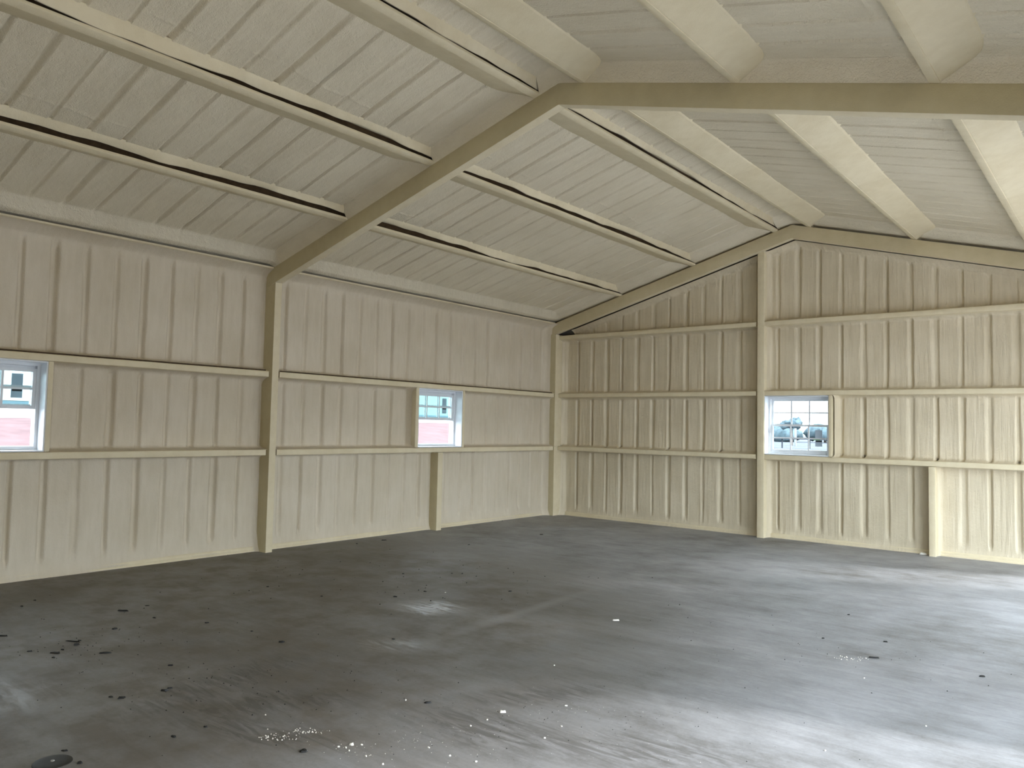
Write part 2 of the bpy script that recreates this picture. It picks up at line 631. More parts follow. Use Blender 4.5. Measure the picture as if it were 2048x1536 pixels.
WIN = {'a': (-9.62, -8.69), 'b': (-3.67, -2.71), 'c': (4.03, 4.98)}
WZ = (1.254, 2.144)
wall_left = wall_with_holes('wall_left', left_w, -L - 0.12, 0.12, -0.02, 3.72, [(*WIN['a'], *WZ), (*WIN['b'], *WZ)])
tag(wall_left, 'long side wall in cream spray foam with two small windows', 'wall', None, 'structure')
wall_right = wall_with_holes('wall_right', right_w, -L - 0.12, 0.12, -0.02, 3.72, [(a, b, c - 0.02, d) for a, b, c, d in DOORS_RIGHT])
tag(wall_right, 'long side wall with the open doorways, out of view', 'wall', None, 'structure')
wall_end = wall_with_holes('wall_end', end_w, -0.12, W + 0.12, -0.02, 4.95, [(*WIN['c'], *WZ)])
tag(wall_end, 'gable end wall in cream spray foam with one window', 'wall', None, 'structure')
wall_near = wall_with_holes('wall_near', near_w, -0.12, W + 0.12, -0.02, 4.95, [])
tag(wall_near, 'gable wall behind the viewpoint', 'wall', None, 'structure')

EDC = (0.12, 0.09)     # foam heaped against a column
E0 = (0.03, 0.10)
# left wall
FB = (-6.10, -0.262)
NB = (-L + 0.02, -6.19)
LOW = dict(tap=(0.10, 0.05), tap_off=(0.13, 0.0))
for (a, b, e1) in ((FB[0], -3.225, (0.05, 0.05)), (-3.135, FB[1], EDC), (NB[0], NB[1], (0.05, 0.06))):
    e0 = EDC if a != -3.135 else (0.10, 0.10)
    wall_panel(wall_left, M_WALL_L, left_w, a, b, 0.0, G1 - GH + 0.004, RIB_Y, (e0, e1, (0.045, 0.14), (0.06, 0.03)), **LOW)
for (a, b, e0, e1) in ((FB[0], -3.735, EDC, (0.14, 0.05)), (-2.668, FB[1], (0.14, 0.05), EDC),
                       (NB[0], -9.66, EDC, (0.14, 0.05)), (-8.655, NB[1], (0.14, 0.05), (0.05, 0.06))):
    wall_panel(wall_left, M_WALL_L, left_w, a, b, G1 + GH - 0.004, G2 - GH + 0.004, RIB_Y, (e0, e1, (0.15, 0.045), (0.10, 0.05)), tap=(0.03, 0.05), tap_off=(0.02, 0.03))
for (a, b) in (FB, NB):
    wall_panel(wall_left, M_WALL_L, left_w, a, b, G2 + GH - 0.004, 3.497, RIB_Y, (EDC, EDC if a > -7 else (0.05, 0.06), (0.13, 0.05), (0.165, 0.11)), tap=(0.04, 0.09), tap_off=(0.02, 0.09))
# gable end wall
EL = (0.18, 3.925)
ER = (4.03, W - 0.02)


def raf_bot(x):
    return ztop(x) - 0.205


for (a, b, e0, e1) in ((EL[0], EL[1], EDC, (0.02, 0.03)), (ER[0], 6.262, (0.12, 0.05), (0.02, 0.03)), (6.342, ER[1], (0.10, 0.03), EDC)):
    wall_panel(wall_end, M_WALL_E, end_w, a, b, 0.0, G1 - GH + 0.004, RIB_X, (e0, e1, (0.05, 0.12), (0.06, 0.03)), tap=(0.10, 0.04), tap_off=(0.12, 0.0), flip=False, depth=0.034)
for (a, b, e0, e1) in ((EL[0], EL[1], EDC, (0.02, 0.03)), (5.045, ER[1], (0.14, 0.05), EDC)):
    wall_panel(wall_end, M_WALL_E, end_w, a, b, G1 + GH - 0.004, G2 - GH + 0.004, RIB_X, (e0, e1, (0.15, 0.045), (0.10, 0.05)), tap=(0, 0.04), tap_off=(0, 0.02), depth=0.036, holes=0.14)
for (a, b, e0, e1) in ((EL[0], EL[1], EDC, (0.02, 0.03)), (ER[0], ER[1], (0.12, 0.05), EDC)):
    wall_panel(wall_end, M_WALL_E, end_w, a, b, G2 + GH - 0.004, G3 - GH + 0.004, RIB_X, (e0, e1, (0.13, 0.05), (0.08, 0.05)), tap=(0.04, 0.04), depth=0.034)
    wall_panel(wall_end, M_WALL_E, end_w, max(a, 0.42), min(b, W - 0.42), G3 + GH - 0.004, 4.2, RIB_X, (E0 if a < 1 else e0, e1 if a < 1 else E0, (0.10, 0.05), (0.13, 0.09)),
               tap=(0.04, 0.06), tap_off=(0, 0.06), ztop=raf_bot, depth=0.034)
# right and near walls (not in view): plain foam bays round the openings
for (y0, y1, z0, z1) in ((-11.65, -6.4, 1.85, 3.49), (-6.4, -5.35, 0, 3.49), (-5.35, -1.7, 3.1, 3.49), (-1.7, -1.27, 0, 3.49), (-1.27, -0.15, 2.2, 3.49)):
    wall_panel(wall_right, M_WALL_L, right_w, y0, y1, z0, z1, RIB_Y, ((0.08, 0.08),) * 4)
wall_panel(wall_near, M_WALL_E, near_w, 0.02, W - 0.02, 0, 4.2, RIB_X, ((0.05, 0.08),) * 4, ztop=lambda x: ztop(x) + 0.1)
for (y0, y1, z0, z1) in DOORS_RIGHT:
    n = 'door_1' if y0 > -1.5 else 'door_3' if y0 < -8 else 'door_2'
    t = boxes(n, [((W - 0.1, y0 - 0.05, z0), (W + 0.13, y0, z1)), ((W - 0.1, y1, z0), (W + 0.13, y1 + 0.05, z1)),
                  ((W - 0.1, y0 - 0.05, z1), (W + 0.13, y1 + 0.05, z1 + 0.05))], M_COAT)
    tag(t, {'door_1': 'open walk doorway beyond the frame, close to the gable wall', 'door_2': 'tall wide open doorway beyond the frame, middle of the side wall', 'door_3': 'wide open doorway beyond the frame, beside the viewpoint'}[n], 'door', None, 'structure')

# foam curb along the slab edge
PB = round_poly([(-0.06, 0.0), (0.012, 0.0), (0.008, 0.018), (-0.004, 0.028), (-0.008, 0.050), (-0.03, 0.075), (-0.06, 0.08)], 0.006, 2)
for nm, org, A, D, t0, t1 in (('baseboard_left', (0, 0, 0), (1, 0, 0), (0, 1, 0), -L + .02, -0.03),
                              ('baseboard_end', (0, 0, 0), (0, -1, 0), (1, 0, 0), 0.03, W - 0.03)):
    o = extrude(nm, PB, org, A, (0, 0, 1), D, t0, t1, M_COAT, None, amp=0.003, seed=3)
    tag(o, 'cream foam-coated sill strip along the foot of the ' + ('window side wall' if 'left' in nm else 'gable wall'), 'baseboard', None, 'structure')

# ------------------------------------------------------------------ roof: sheet and foam between the purlins
ceil_me = bpy.data.meshes.new('ceiling')
xs_ = (-0.25, RX, 2 * RX + 0.25)
V = []
for y in (-L - 0.15, 0.15):
    for x in xs_:
        for dz in (0.23, 0.25):
            V.append((x, y, ztop(x) + dz))
F = []
for i in (0, 1):
    a = i * 2
    F += [(a, a + 2, a + 8, a + 6), (a + 1, a + 7, a + 9, a + 3)]
    F += [(a, a + 1, a + 3, a + 2), (a + 6, a + 8, a + 9, a + 7)]
ceil_me.from_pydata(V, [], F)
finish(ceil_me, M_SHEET)
ceiling = link('ceiling', ceil_me)
tag(ceiling, 'sloping metal roof covered in cream spray foam', 'ceiling', None, 'structure')

WF = 0.150                                   # foam face above the rafter tops
PUR_L = [1.487, 2.855, 4.198]                # purlin webs on the two slopes
PUR_R = [4.758, 6.165, 7.515]
FLG = 0.072


def roof_panel(y0, y1, xa, xb, side, lower, seed):
    """one bay of roof foam; xa lower edge, xb upper edge (left slope values; mirrored for the right slope).
    lower: 'purlin' or 'eave'; side -1 left, +1 right"""
    rib = [r for r in RIB_R if y0 + 0.02 < r < y1 - 0.02]
    ys = axis_samples(y0, y1, rib, RIB_OFF, 0.12)
    Ls = (xb - xa) / CS
    ss = axis_samples(0, Ls, [0.24], tuple(np.arange(-0.10, 0.101, 0.012)) if lower == 'purlin' else (), 0.13)
    U, S = np.meshgrid(ys, ss)
    main_hi = abs(y1 - Y_MAIN) < 0.05
    main_lo = abs(y0 - Y_MAIN) < 0.15
    h = foam_height(U, S, Ls, y0, y1, rib, ((0, .1),) * 4, seed, 0.036, 0.027,
                    tap=((0.10, 0.10) if lower == 'eave' else (0, 0.10)), tap_off=((0.13, 0.22) if lower == 'eave' else (0, 0.22)))
    if lower == 'purlin':                    # a thin raised lap line of the foam, broken here and there
        s0 = 0.235 + 0.055 * wob(U, seed + 5, 2.2)
        h = h + 0.009 * np.clip(1 - np.abs(S - s0) / 0.016, 0, 1) * np.clip(wob(U, seed + 2, 1.9) * 4 + 0.8, 0, 1)
    w = WF - h                               # h is towards the room = down
    if lower == 'eave':                      # flat band over the eave strut, then a crease
        gap = 0.026 + 0.005 * wob(U, seed, 1.0) + 0.10 * np.clip(S, 0, 0.10)
        lf = np.clip(1 - (S - 0.085) / 0.045, 0, 1)
        lf = lf * lf * (3 - 2 * lf)
        w = w * (1 - lf) + gap * lf
    for on, e in ((main_hi, y1 - U), (main_lo, U - y0)):
        if on:
            f = fall(e, 0.085)
            w = w * (1 - f) - 0.004 * f
    if y1 > -1:                              # foam thins out over the gable rafter, leaving a narrow dark gap
        f = np.clip((U + 0.50) / 0.24, 0, 1)
        f = f * f * (3 - 2 * f)
        w = w * (1 - f) + 0.038 * f
    # return of the foam lip into the purlin
    if lower == 'eave':
        S2 = np.vstack([np.full_like(S[:1], -0.13), np.full_like(S[:1], -0.045), S[:1] - 0.004, S])
        w2 = np.vstack([w[:1] + 0.012, w[:1] + 0.010, w[:1] + 0.004, w])
        U2 = np.vstack([U[:1], U[:1], U[:1], U])
    else:
        S2, w2, U2 = S, w, U
    X = xa + S2 * CS - w2 * SN
    Z = ztop(xa) + S2 * SN + w2 * CS
    if side > 0:
        X = 2 * RX - X
    me = grid_mesh('foam_panel', np.stack([X, U2, Z], -1), M_ROOF)
    return link('foam_panel', me, ceiling)


def ridge_panel(y0, y1, seed):
    rib = [r for r in RIB_R if y0 + 0.02 < r < y1 - 0.02]
    ys = axis_samples(y0, y1, rib, RIB_OFF, 0.12)
    xa, xb = PUR_L[2] + FLG * 0.85, PUR_R[0] - FLG * 0.85
    xs = np.unique(np.concatenate([np.linspace(xa, xb, 15), xa + np.array([.01, .03, .05]), xb - np.array([.01, .03, .05])]))
    U, X = np.meshgrid(ys, xs)
    Lx = xb - xa
    h = foam_height(U, X - xa, Lx, y0, y1, rib, ((0, .1),) * 4, seed, 0.020, 0.030, tap=(0, 0))
    w = WF - h
    for e, on in ((y1 - U, abs(y1 - Y_MAIN) < 0.05), (U - y0, abs(y0 - Y_MAIN) < 0.15)):
        if on:
            g = fall(e, 0.085)
            w = w * (1 - g) - 0.004 * g
    if y1 > -1:
        f = np.clip((U + 0.50) / 0.24, 0, 1)
        f = f * f * (3 - 2 * f)
        w = w * (1 - f) + 0.038 * f
    Z = 4.689 - SL * np.sqrt((X - RX) ** 2 + 0.05 ** 2) + w
    me = grid_mesh('foam_panel', np.stack([X, U, Z], -1), M_ROOF)
    return link('foam_panel', me, ceiling)


BAYS = ((-L + 0.02, Y_MAIN + 0.004), (Y_MAIN + 0.098, -0.03))
sd = 11
for (y0, y1) in BAYS:
    for side, pl in ((-1, PUR_L), (1, [2 * RX - x for x in PUR_R][::-1])):
        lows = [0.155] + [x + FLG * 0.85 for x in pl[:2]]
        for i, (a, b) in enumerate(zip(lows, pl)):
            sd += 1
            roof_panel(y0, y1, a, b, side, 'eave' if i == 0 else 'purlin', sd)
    sd += 1
    ridge_panel(y0, y1, sd)

# ------------------------------------------------------------------ purlins
PZ = [(0, 0), (FLG, 0), (FLG, 0.030), (FLG - 0.008, 0.030), (FLG - 0.008, 0.010), (0.010, 0.010), (0.010, 0.2), (0, 0.2)]
PZ_R = [0.008, 0.008, 0.003, 0, 0.0, 0.0, 0, 0]


def purlin(x, side, y0, y1, label, seed):
    root = empty('purlin', (x, (y0 + y1) / 2, ztop(x)))
    tag(root, label, 'purlin', 'roof purlins')
    prof = round_poly(PZ, PZ_R, 2)
    mi = []
    for i in range(len(prof)):
        p, q = np.array(prof[i]), np.array(prof[(i + 1) % len(prof)])
        m_ = (p + q) / 2
        inner = 0.008 < m_[0] < FLG - 0.006 and m_[1] > 0.0095 and m_[1] < 0.19
        mi.append(1 if inner else 0)
    A = (CS * (-side), 0, SN)
    B = (SN * side, 0, CS)
    extrude('steel_channel', prof, (0, 0, 0), A, B, (0, 1, 0), -(y1 - y0) / 2, (y1 - y0) / 2, [M_COAT, M_PRIMER_GAP], root, amp=0.0022, seed=seed, mi=mi, angle=35)
    hl = (y1 - y0) / 2
    # foam run up both faces of the web: a long flat slope downhill, a steep face uphill over the open channel
    fil = round_poly([(0.003, 0.006), (0.003, 0.17), (-0.27, 0.17), (-0.245, 0.138), (-0.012, 0.010)], [0, 0, 0, 0.004, 0.008], 2)
    fa, fb = -hl + 0.02, hl - (0.012 if y1 < -1 else 0.24)

    def taper(p, t):                         # the foam thins out towards the frames
        e = min(1.0, max(0.0, min(t - fa, fb - t) / 0.38))
        e = math.sqrt(e * (2 - e))
        k = 0.10 + 0.90 * e
        q = p.copy()
        neg = q[:, 0] < 0
        q[neg, 0] *= k * (1 + 0.05 * float(wob(t, seed + 6, 1.3)))
        return q
    nseg = int((fb - fa) / 0.09)
    extrude('foam_fillet', fil, (0, 0, 0), A, B, (0, 1, 0), fa, fb, M_COAT, root, amp=0.004, seed=seed + 2, angle=50, warp=taper, seg=nseg)
    fc = hl - (0.012 if y1 < -1 else 0.03)
    face = [(0.012, 0.18), (0.012, 0.140), (0.050, 0.088), (0.060, 0.088), (0.116, 0.158), (0.06, 0.20)]

    def warp(p, t):
        e = min(1, max(0, min(t - fa, fc - t)) / 0.6)
        k = (0.4 + 0.6 * e) * 0.046 * float(wob(t, seed + 4, 0.9)) - 0.014 * (1 - e) - 0.004
        p[2:4, 1] += k
        return p
    extrude('foam_face', face, (0, 0, 0), A, B, (0, 1, 0), fa, fc, M_COAT, root, amp=0.003, seed=seed + 1, angle=50, warp=warp, seg=nseg)
    return root


near_names = ['lowest purlin, beside the eave, in the near bay of the window-wall slope', 'middle purlin in the near bay of the window-wall slope',
              'topmost purlin beside the ridge in the near bay of the window-wall slope']
far_names = ['lowest purlin, beside the eave, in the far bay of the window-wall slope', 'middle purlin in the far bay of the window-wall slope',
             'topmost purlin beside the ridge in the far bay of the window-wall slope']
near_r = ['broad cream purlin next to the ridge, near bay, slope away from side windows', 'second purlin from the ridge, near bay, slope away from side windows',
          'third purlin from the ridge, near bay, slope away from side windows']
far_r = ['broad cream purlin next to the ridge, far bay, slope away from side windows', 'second purlin from the ridge, far bay, slope away from side windows',
         'third purlin from the ridge, far bay, slope away from side windows']
for i in range(3):
    purlin(PUR_L[i], -1, -L + 0.03, Y_MAIN + 0.05, near_names[i], i)
    purlin(PUR_L[i], -1, Y_MAIN + 0.055, -0.02, far_names[i], i + 3)
    purlin(PUR_R[i], 1, -L + 0.03, Y_MAIN + 0.05, near_r[i], i + 6)
    purlin(PUR_R[i], 1, Y_MAIN + 0.055, -0.02, far_r[i], i + 9)

# eave struts
ES = [(-0.05, 0), (0.157, 0), (0.157, 0.022), (0.149, 0.022), (0.149, 0.010), (-0.04, 0.010), (-0.04, 0.19), (-0.05, 0.19)]
esr = [0, 0.006, 0.003, 0, 0, 0, 0, 0]
for (y0, y1, lb) in ((-L + 0.03, -6.2, 'foam-covered eave strut along the wall top in the near bay'),
                     (-6.09, -0.03, 'foam-covered eave strut along the wall top in the far bay')):
    root = empty('eave_strut', (0, (y0 + y1) / 2, 3.493))
    tag(root, lb, 'strut', 'eave struts')
    prof = round_poly(ES, esr, 2)
    mi = []
    for i in range(len(prof)):
        m_ = (np.array(prof[i]) + np.array(prof[(i + 1) % len(prof)])) / 2
        mi.append(1 if (m_[1] > 0.0095 and m_[0] < 0.150 and m_[0] > -0.045) else 0)
    extrude('steel_channel', prof, (0, 0, 0), (1, 0, 0), (0, 0, 1), (0, 1, 0), -(y1 - y0) / 2, (y1 - y0) / 2, [M_COAT, M_PRIMER_GAP], root, amp=0.002, seed=5, mi=mi, angle=35)

# ------------------------------------------------------------------ frames: columns, rafters
def frame_member(name, label, cat, group, prof, org, A, B, D, t0, t1, part, **kw):
    mid = (np.array(org, float) + np.array(D, float) * (t0 + t1) / 2)
    root = empty(name, tuple(mid))
    tag(root, label, cat, group, 'thing')
    half = (t1 - t0) / 2
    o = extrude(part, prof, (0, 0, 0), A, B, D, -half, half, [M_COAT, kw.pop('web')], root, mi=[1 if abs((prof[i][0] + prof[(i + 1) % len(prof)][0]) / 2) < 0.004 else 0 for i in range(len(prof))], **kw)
    return root, o


RD = 0.196                                   # rafter depth


def rafter(side, yn, width, label, group):
    # local: a = along y (0 near face .. width), b = normal to the slope (0 = top, -RD = bottom)
    D = np.array((CS * (-side) if side < 0 else -CS, 0, SN))
    D = np.array((CS, 0, SN)) if side < 0 else np.array((-CS, 0, SN))
    B = np.array((-SN, 0, CS)) if side < 0 else np.array((SN, 0, CS))
    x0 = -0.01 if side < 0 else 2 * RX + 0.01
    org = np.array((x0, yn, ztop(x0)))
    ln = abs(RX - x0) / CS
    t = 0.016
    # channel: flat web towards the room, flanges running back to the sheet side
    prof = round_poly([(0, 0), (0, -RD), (width, -RD), (width, -RD + t), (t, -RD + t), (t, -t), (width, -t), (width, 0)],
                      [0.007, 0.007, 0.005, 0.003, 0.003, 0.003, 0.003, 0.005], 2)
    cut1 = lambda a, b: b * SN / CS          # vertical mitre at the ridge
    cut0 = lambda a, b: b * SN / CS * 0.35
    r, o = frame_member('rafter', label, 'rafter', group, prof, org, (0, 1, 0), B, D, 0, ln, 'channel', web=M_WEB_SHADE if yn < -1 else M_GABLE_SHADE, amp=0.0015, seed=4, cut0=cut0, cut1=cut1, angle=35)
    return r


rafter(-1, Y_MAIN, 0.105, 'main frame rafter rising from the window-wall column to the ridge', 'main frame rafters')
rafter(1, Y_MAIN, 0.105, 'main frame rafter falling from the ridge across the upper frame edge', 'main frame rafters')
rafter(-1, -0.257, 0.10, 'gable rafter rising from the far corner column to the ridge', 'gable rafters')
rafter(1, -0.257, 0.10, 'gable rafter falling from the ridge, away from the corner', 'gable rafters')


def column(x0, x1, y0, y1, z0, z1, label, axis, parts=True, name='column', cat='column', group='columns', back=True):
    """channel column; axis 'x' = depth along x (long wall), 'y' = depth along y (gable)"""
    t = 0.014
    root = empty(name, ((x0 + x1) / 2, (y0 + y1) / 2, z0))
    tag(root, label, cat, group, 'thing')
    cx, cy = (x0 + x1) / 2, (y0 + y1) / 2
    if axis == 'x':     # web on the near side (y0), flanges at x0 and x1
        pf = [(x0, y0), (x1, y0), (x1, y1), (x1 - t, y1), (x1 - t, y0 + t), (x0 + t, y0 + t), (x0 + t, y1), (x0, y1)]
    else:               # web towards x1, flanges at y0 (room side) and y1
        pf = [(x1, y0), (x1, y1), (x0, y1), (x0, y1 - t), (x1 - t, y1 - t), (x1 - t, y0 + t), (x0, y0 + t), (x0, y0)]
    pf = [(a - cx, b - cy) for a, b in pf]
    pf = round_poly(pf, [0.007, 0.007, 0.004, 0.003, 0.003, 0.003, 0.004, 0.004], 2)
    extrude('channel', pf, (0, 0, 0), (1, 0, 0), (0, 1, 0), (0, 0, 1), 0, z1 - z0, [M_COAT, M_WEB_SHADE], root, mi=[1 if axis == 'x' and (pf[i][1] + pf[(i + 1) % len(pf)][1]) / 2 < y0 - cy + 0.004 else 0 for i in range(len(pf))], amp=0.0018, seed=int(abs(x0 * 7 + y0 * 3)), angle=35)
    return root


column(-0.06, 0.19, -6.192, -6.098, 0.0, 3.36, 'main frame column between the two side windows', 'x', group='wall columns')
column(-0.06, 0.185, -0.270, -0.06, 0.0, 3.30, 'corner column where side wall and gable wall meet', 'x', group='wall columns')
column(3.928, 4.035, -0.176, 0.06, 0.0, 4.36, 'gable wall column left of the gable window, up to the rafter', 'y', group='wall columns')
column(0.0, 0.168, -3.235, -3.130, 0.0, G1 - GH - 0.004, 'short post under the middle of the far side window', 'x', name='girt_post', cat='post', group='short posts')
column(6.262, 6.342, -0.168, 0.0, 0.0, G1 - GH - 0.004, 'short post under the lower gable girt, right of the gable window', 'y', name='girt_post', cat='post', group='short posts')

# ------------------------------------------------------------------ girts
GP = round_poly([(0.0, -GH), (GD, -GH), (GD, GH), (0.0, GH)], [0, 0.010, 0.012, 0], 3)


def girt(wall, a0, a1, z, label, gap_shade):
    A = (1, 0, 0) if wall == 'left' else (0, -1, 0)
    D = (0, 1, 0) if wall == 'left' else (1, 0, 0)
    mid = (a0 + a1) / 2
    root = empty('girt', (GD / 2, mid, z) if wall == 'left' else (mid, -GD / 2, z))
    tag(root, label, 'girt', 'side wall girts' if wall == 'left' else 'gable wall girts')
    hl = (a1 - a0) / 2
    prof = [(a - GD / 2, b) for a, b in GP]
    extrude('channel', prof, (0, 0, 0), A, (0, 0, 1), D, -hl, hl, M_COAT, root, amp=0.0025, seed=int(z * 10 + a0 * 3) % 11, angle=40)
    if gap_shade:  # dark strip painting in the shadow of the gap above the girt face
        lp = [(0.128 - GD / 2, GH - 0.004), (0.150 - GD / 2, GH - 0.004), (0.150 - GD / 2, GH + 0.016), (0.128 - GD / 2, GH + 0.016)]
        extrude('gap_shade_strip', lp, (0, 0, 0), A, (0, 0, 1), D, -hl + 0.03, hl - 0.03, M_PRIMER_GAP, root, amp=0.003, seed=int(z * 7) % 9, angle=40)
    return root


girt('left', -6.07, -0.285, G1, 'lower girt of the side wall, far bay, under the far window', False)
girt('left', -6.07, -0.285, G2, 'upper girt of the side wall, far bay, over the far window', True)
girt('left', -L + 0.03, -6.225, G1, 'lower girt of the side wall, near bay, under the near window', False)
girt('left', -L + 0.03, -6.225, G2, 'upper girt of the side wall, near bay, over the near window', True)
for (a0, a1, w_) in ((0.19, 3.905, 'between corner and gable column'), (4.03, W - 0.02, 'to the right of the gable column')):
    girt('end', a0, a1, G1, 'lowest gable girt, ' + w_, False)
    girt('end', a0, a1, G2, 'middle gable girt, ' + w_, False)
    girt('end', a0, a1, G3, 'top gable girt under the rafter, ' + w_, False)


# ------------------------------------------------------------------ windows
def window(n, wall, a0, a1, raised, label, sticker):
    """n: window_1..; a along the wall, d into the room, z up"""
    def P(a, d, z):
        return (d, a, z) if wall == 'left' else (a, -d, z)
    am, zm = (a0 + a1) / 2, (WZ[0] + WZ[1]) / 2
    z0, z1 = WZ[0], WZ[1]
    root = empty(n)
    tag(root, label, 'window', None, 'structure')

    def bx(name, lst, mat, par, bev=0.0):
        return boxes(name, [(P(*lo), P(*hi)) for lo, hi in lst], mat, par, bev)
    # studs of the opening, foam-coated, and white lining boards
    for s, (u, v) in enumerate(((a0 - 0.06, a0), (a1, a1 + 0.045))):
        if wall == 'end' and s == 0:
            continue
        bx('jamb_stud', [((u, -0.08, z0), (v, 0.172, z1))], M_COAT, root, 0.006)
    t = 0.014
    bx('jamb_lining', [((a0, -0.10, z0 + 0.004), (a0 + t, 0.163, z1 - 0.004))], M_VINYL, root)
    bx('jamb_lining', [((a1 - t, -0.10, z0 + 0.004), (a1, 0.163, z1 - 0.004))], M_VINYL, root)
    bx('sill_board', [((a0 + t, -0.10, z0 + 0.002), (a1 - t, 0.168, z0 + t + 0.002))], M_VINYL, root)
    bx('head_board', [((a0 + t, -0.10, z1 - t - 0.002), (a1 - t, 0.160, z1 - 0.002))], M_VINYL, root)
    # vinyl frame
    fa0, fa1, fz0, fz1 = a0 + t, a1 - t, z0 + t + 0.002, z1 - t - 0.002
    fw = 0.030
    bx('frame', [((fa0, -0.085, fz0), (fa0 + fw, 0.015, fz1)), ((fa1 - fw, -0.085, fz0), (fa1, 0.015, fz1)),
                 ((fa0 + fw, -0.085, fz0), (fa1 - fw, 0.015, fz0 + fw * 1.2)), ((fa0 + fw, -0.085, fz1 - fw), (fa1 - fw, 0.015, fz1))], M_VINYL, root)
    sa0, sa1 = fa0 + fw, fa1 - fw
    sz0, sz1 = fz0 + fw * 1.2, fz1 - fw
    mid = (sz0 + sz1) / 2

    def sash(name, d, za, zb):
        sw = 0.032
        s = bx(name, [((sa0, d - 0.015, za), (sa0 + sw, d + 0.015, zb)), ((sa1 - sw, d - 0.015, za), (sa1, d + 0.015, zb)),
                      ((sa0 + sw, d - 0.015, za), (sa1 - sw, d + 0.015, za + sw)), ((sa0 + sw, d - 0.015, zb - sw), (sa1 - sw, d + 0.015, zb))], M_VINYL, root)
        ga0, ga1, gz0, gz1 = sa0 + sw, sa1 - sw, za + sw, zb - sw
        bx('glass_pane', [((ga0, d - 0.002, gz0), (ga1, d + 0.002, gz1))], M_GLASS, s)
        for k in (1, 2):
            a = ga0 + (ga1 - ga0) * k / 3
            bx('muntin', [((a - 0.011, d + 0.003, gz0), (a + 0.011, d + 0.008, gz1))], M_VINYL, s)
        zc = (gz0 + gz1) / 2
        bx('muntin', [((ga0, d + 0.0035, zc - 0.010), (ga1, d + 0.0085, zc + 0.010))], M_VINYL, s)
        return s, ga0, ga1, gz0, gz1
    up = sash('upper_sash', -0.055, mid - 0.016, sz1)
    if raised:
        lo = sash('lower_sash', -0.018, mid - 0.030, sz1 - 0.028)
    else:
        lo = sash('lower_sash', -0.018, sz0, mid + 0.016)
    # paper sticker on the glass: blue-grey label, black bar, green print
    sa, ga0, ga1, gz0, gz1 = up if raised else lo
    if sticker:
        d = -0.050 if raised else -0.013
        sx1 = ga1 - 0.07
        sx0 = sx1 - 0.10
        st = bx('sticker', [((sx0, d, gz0 + 0.06), (sx1, d + 0.001, gz1 - 0.05))], M_BLUELABEL, root)
        zc = (gz0 + gz1) / 2
        bx('black_bar', [((sx0 + 0.008, d + 0.001, zc - 0.050), (sx1 - 0.004, d + 0.0018, zc - 0.028))], M_LABELINK, st)
        bx('green_print', [((sx0 - 0.03, d + 0.001, zc - 0.024), (sx1 - 0.03, d + 0.0018, zc - 0.012))], M_LABELGREEN, st)
    return root


window('window_1', 'left', *WIN['a'], True, 'white window in the near bay of the side wall, lower sash raised', True)
window('window_2', 'left', *WIN['b'], True, 'white window in the far bay of the side wall, lower sash raised', True)
window('window_3', 'end', *WIN['c'], False, 'closed white six-over-six window in the gable wall', True)

# ------------------------------------------------------------------ things lying on the floor
rnd = random.Random(4)


def flake(name, x, y, ln, wd, th, ang, mat, seed, bend=0.0):
    r = random.Random(seed)
    n = 9
    bm = bmesh.new()
    ring = []
    for i in range(n):
        a = 2 * PI * i / n
        k = 0.65 + 0.5 * r.random()
        ring.append((math.cos(a) * ln / 2 * k, math.sin(a) * wd / 2 * k))
    lo = [bm.verts.new((p, q, 0.0005)) for p, q in ring]
    hi = [bm.verts.new((p * 0.8, q * 0.8, th * (0.7 + 0.6 * r.random()) + bend * (p / ln) ** 2)) for p, q in ring]
    top = bm.verts.new((0, 0, th * 1.15))
    bm.faces.new(lo[::-1])
    for i in range(n):
        j = (i + 1) % n
        bm.faces.new((lo[i], lo[j], hi[j], hi[i]))
        bm.faces.new((hi[i], hi[j], top))
    o = bm_obj(name, bm, mat, None)
    o.location = (x, y, 0)
    o.rotation_euler = (0, 0, ang)
    return o


VA = 0.685                                   # long scraps lie roughly across the view
big = [(1.882, -8.648, .13, .05, 'long black scrap nearest the side wall on dark concrete', 'scrap'),
       (2.404, -8.941, .055, .045, 'small round black scrap left of the floor centre, apart from the others', 'scrap'),
       (2.034, -9.57, .09, .035, 'black sliver at the left frame edge on the floor', 'scrap'),
       (2.636, -9.304, .06, .06, 'lumpy black scrap beside a long thin strip', 'scrap'),
       (2.535, -9.286, .20, .016, 'long thin black strip on the floor', 'strip'),
       (2.745, -9.479, .085, .05, 'dark wedge-shaped scrap below the thin strip', 'scrap'),
       (2.981, -9.256, .10, .03, 'flat black sliver right of the thin strip and its scraps', 'scrap'),
       (3.985, -9.343, .07, .04, 'crooked black scrap above the dark tyre scuffs', 'scrap'),
       (3.925, -9.568, .06, .045, 'black crumb at the left end of the tyre scuffs', 'scrap'),
       (4.641, -10.073, .035, .03, 'black crumb beside the round black disc', 'scrap'),
       (5.294, -9.309, .05, .05, 'black curl with a pale edge, near the bottom of the view', 'scrap'),
       (6.963, -5.658, .11, .03, 'dark flat sliver on the pale right part of the floor', 'scrap'),
       (7.622, -5.608, .06, .03, 'dark scrap farthest right on the pale floor', 'scrap'),
       (6.915, -5.14, .05, .03, 'dark chip behind the flat sliver on the pale floor', 'scrap'),
       (3.608, -8.289, .07, .04, 'dark twisted scrap in the middle of the brown floor area', 'scrap'),
       (5.267, -8.442, .05, .025, 'small dark leaf-shaped scrap in mid floor', 'scrap'),
       (1.525, -2.388, .08, .04, 'dark scrap on the floor nearest the far corner', 'scrap'),
       (0.382, -4.459, .10, .04, 'dark scrap at the foot of the side wall under the far window', 'scrap')]
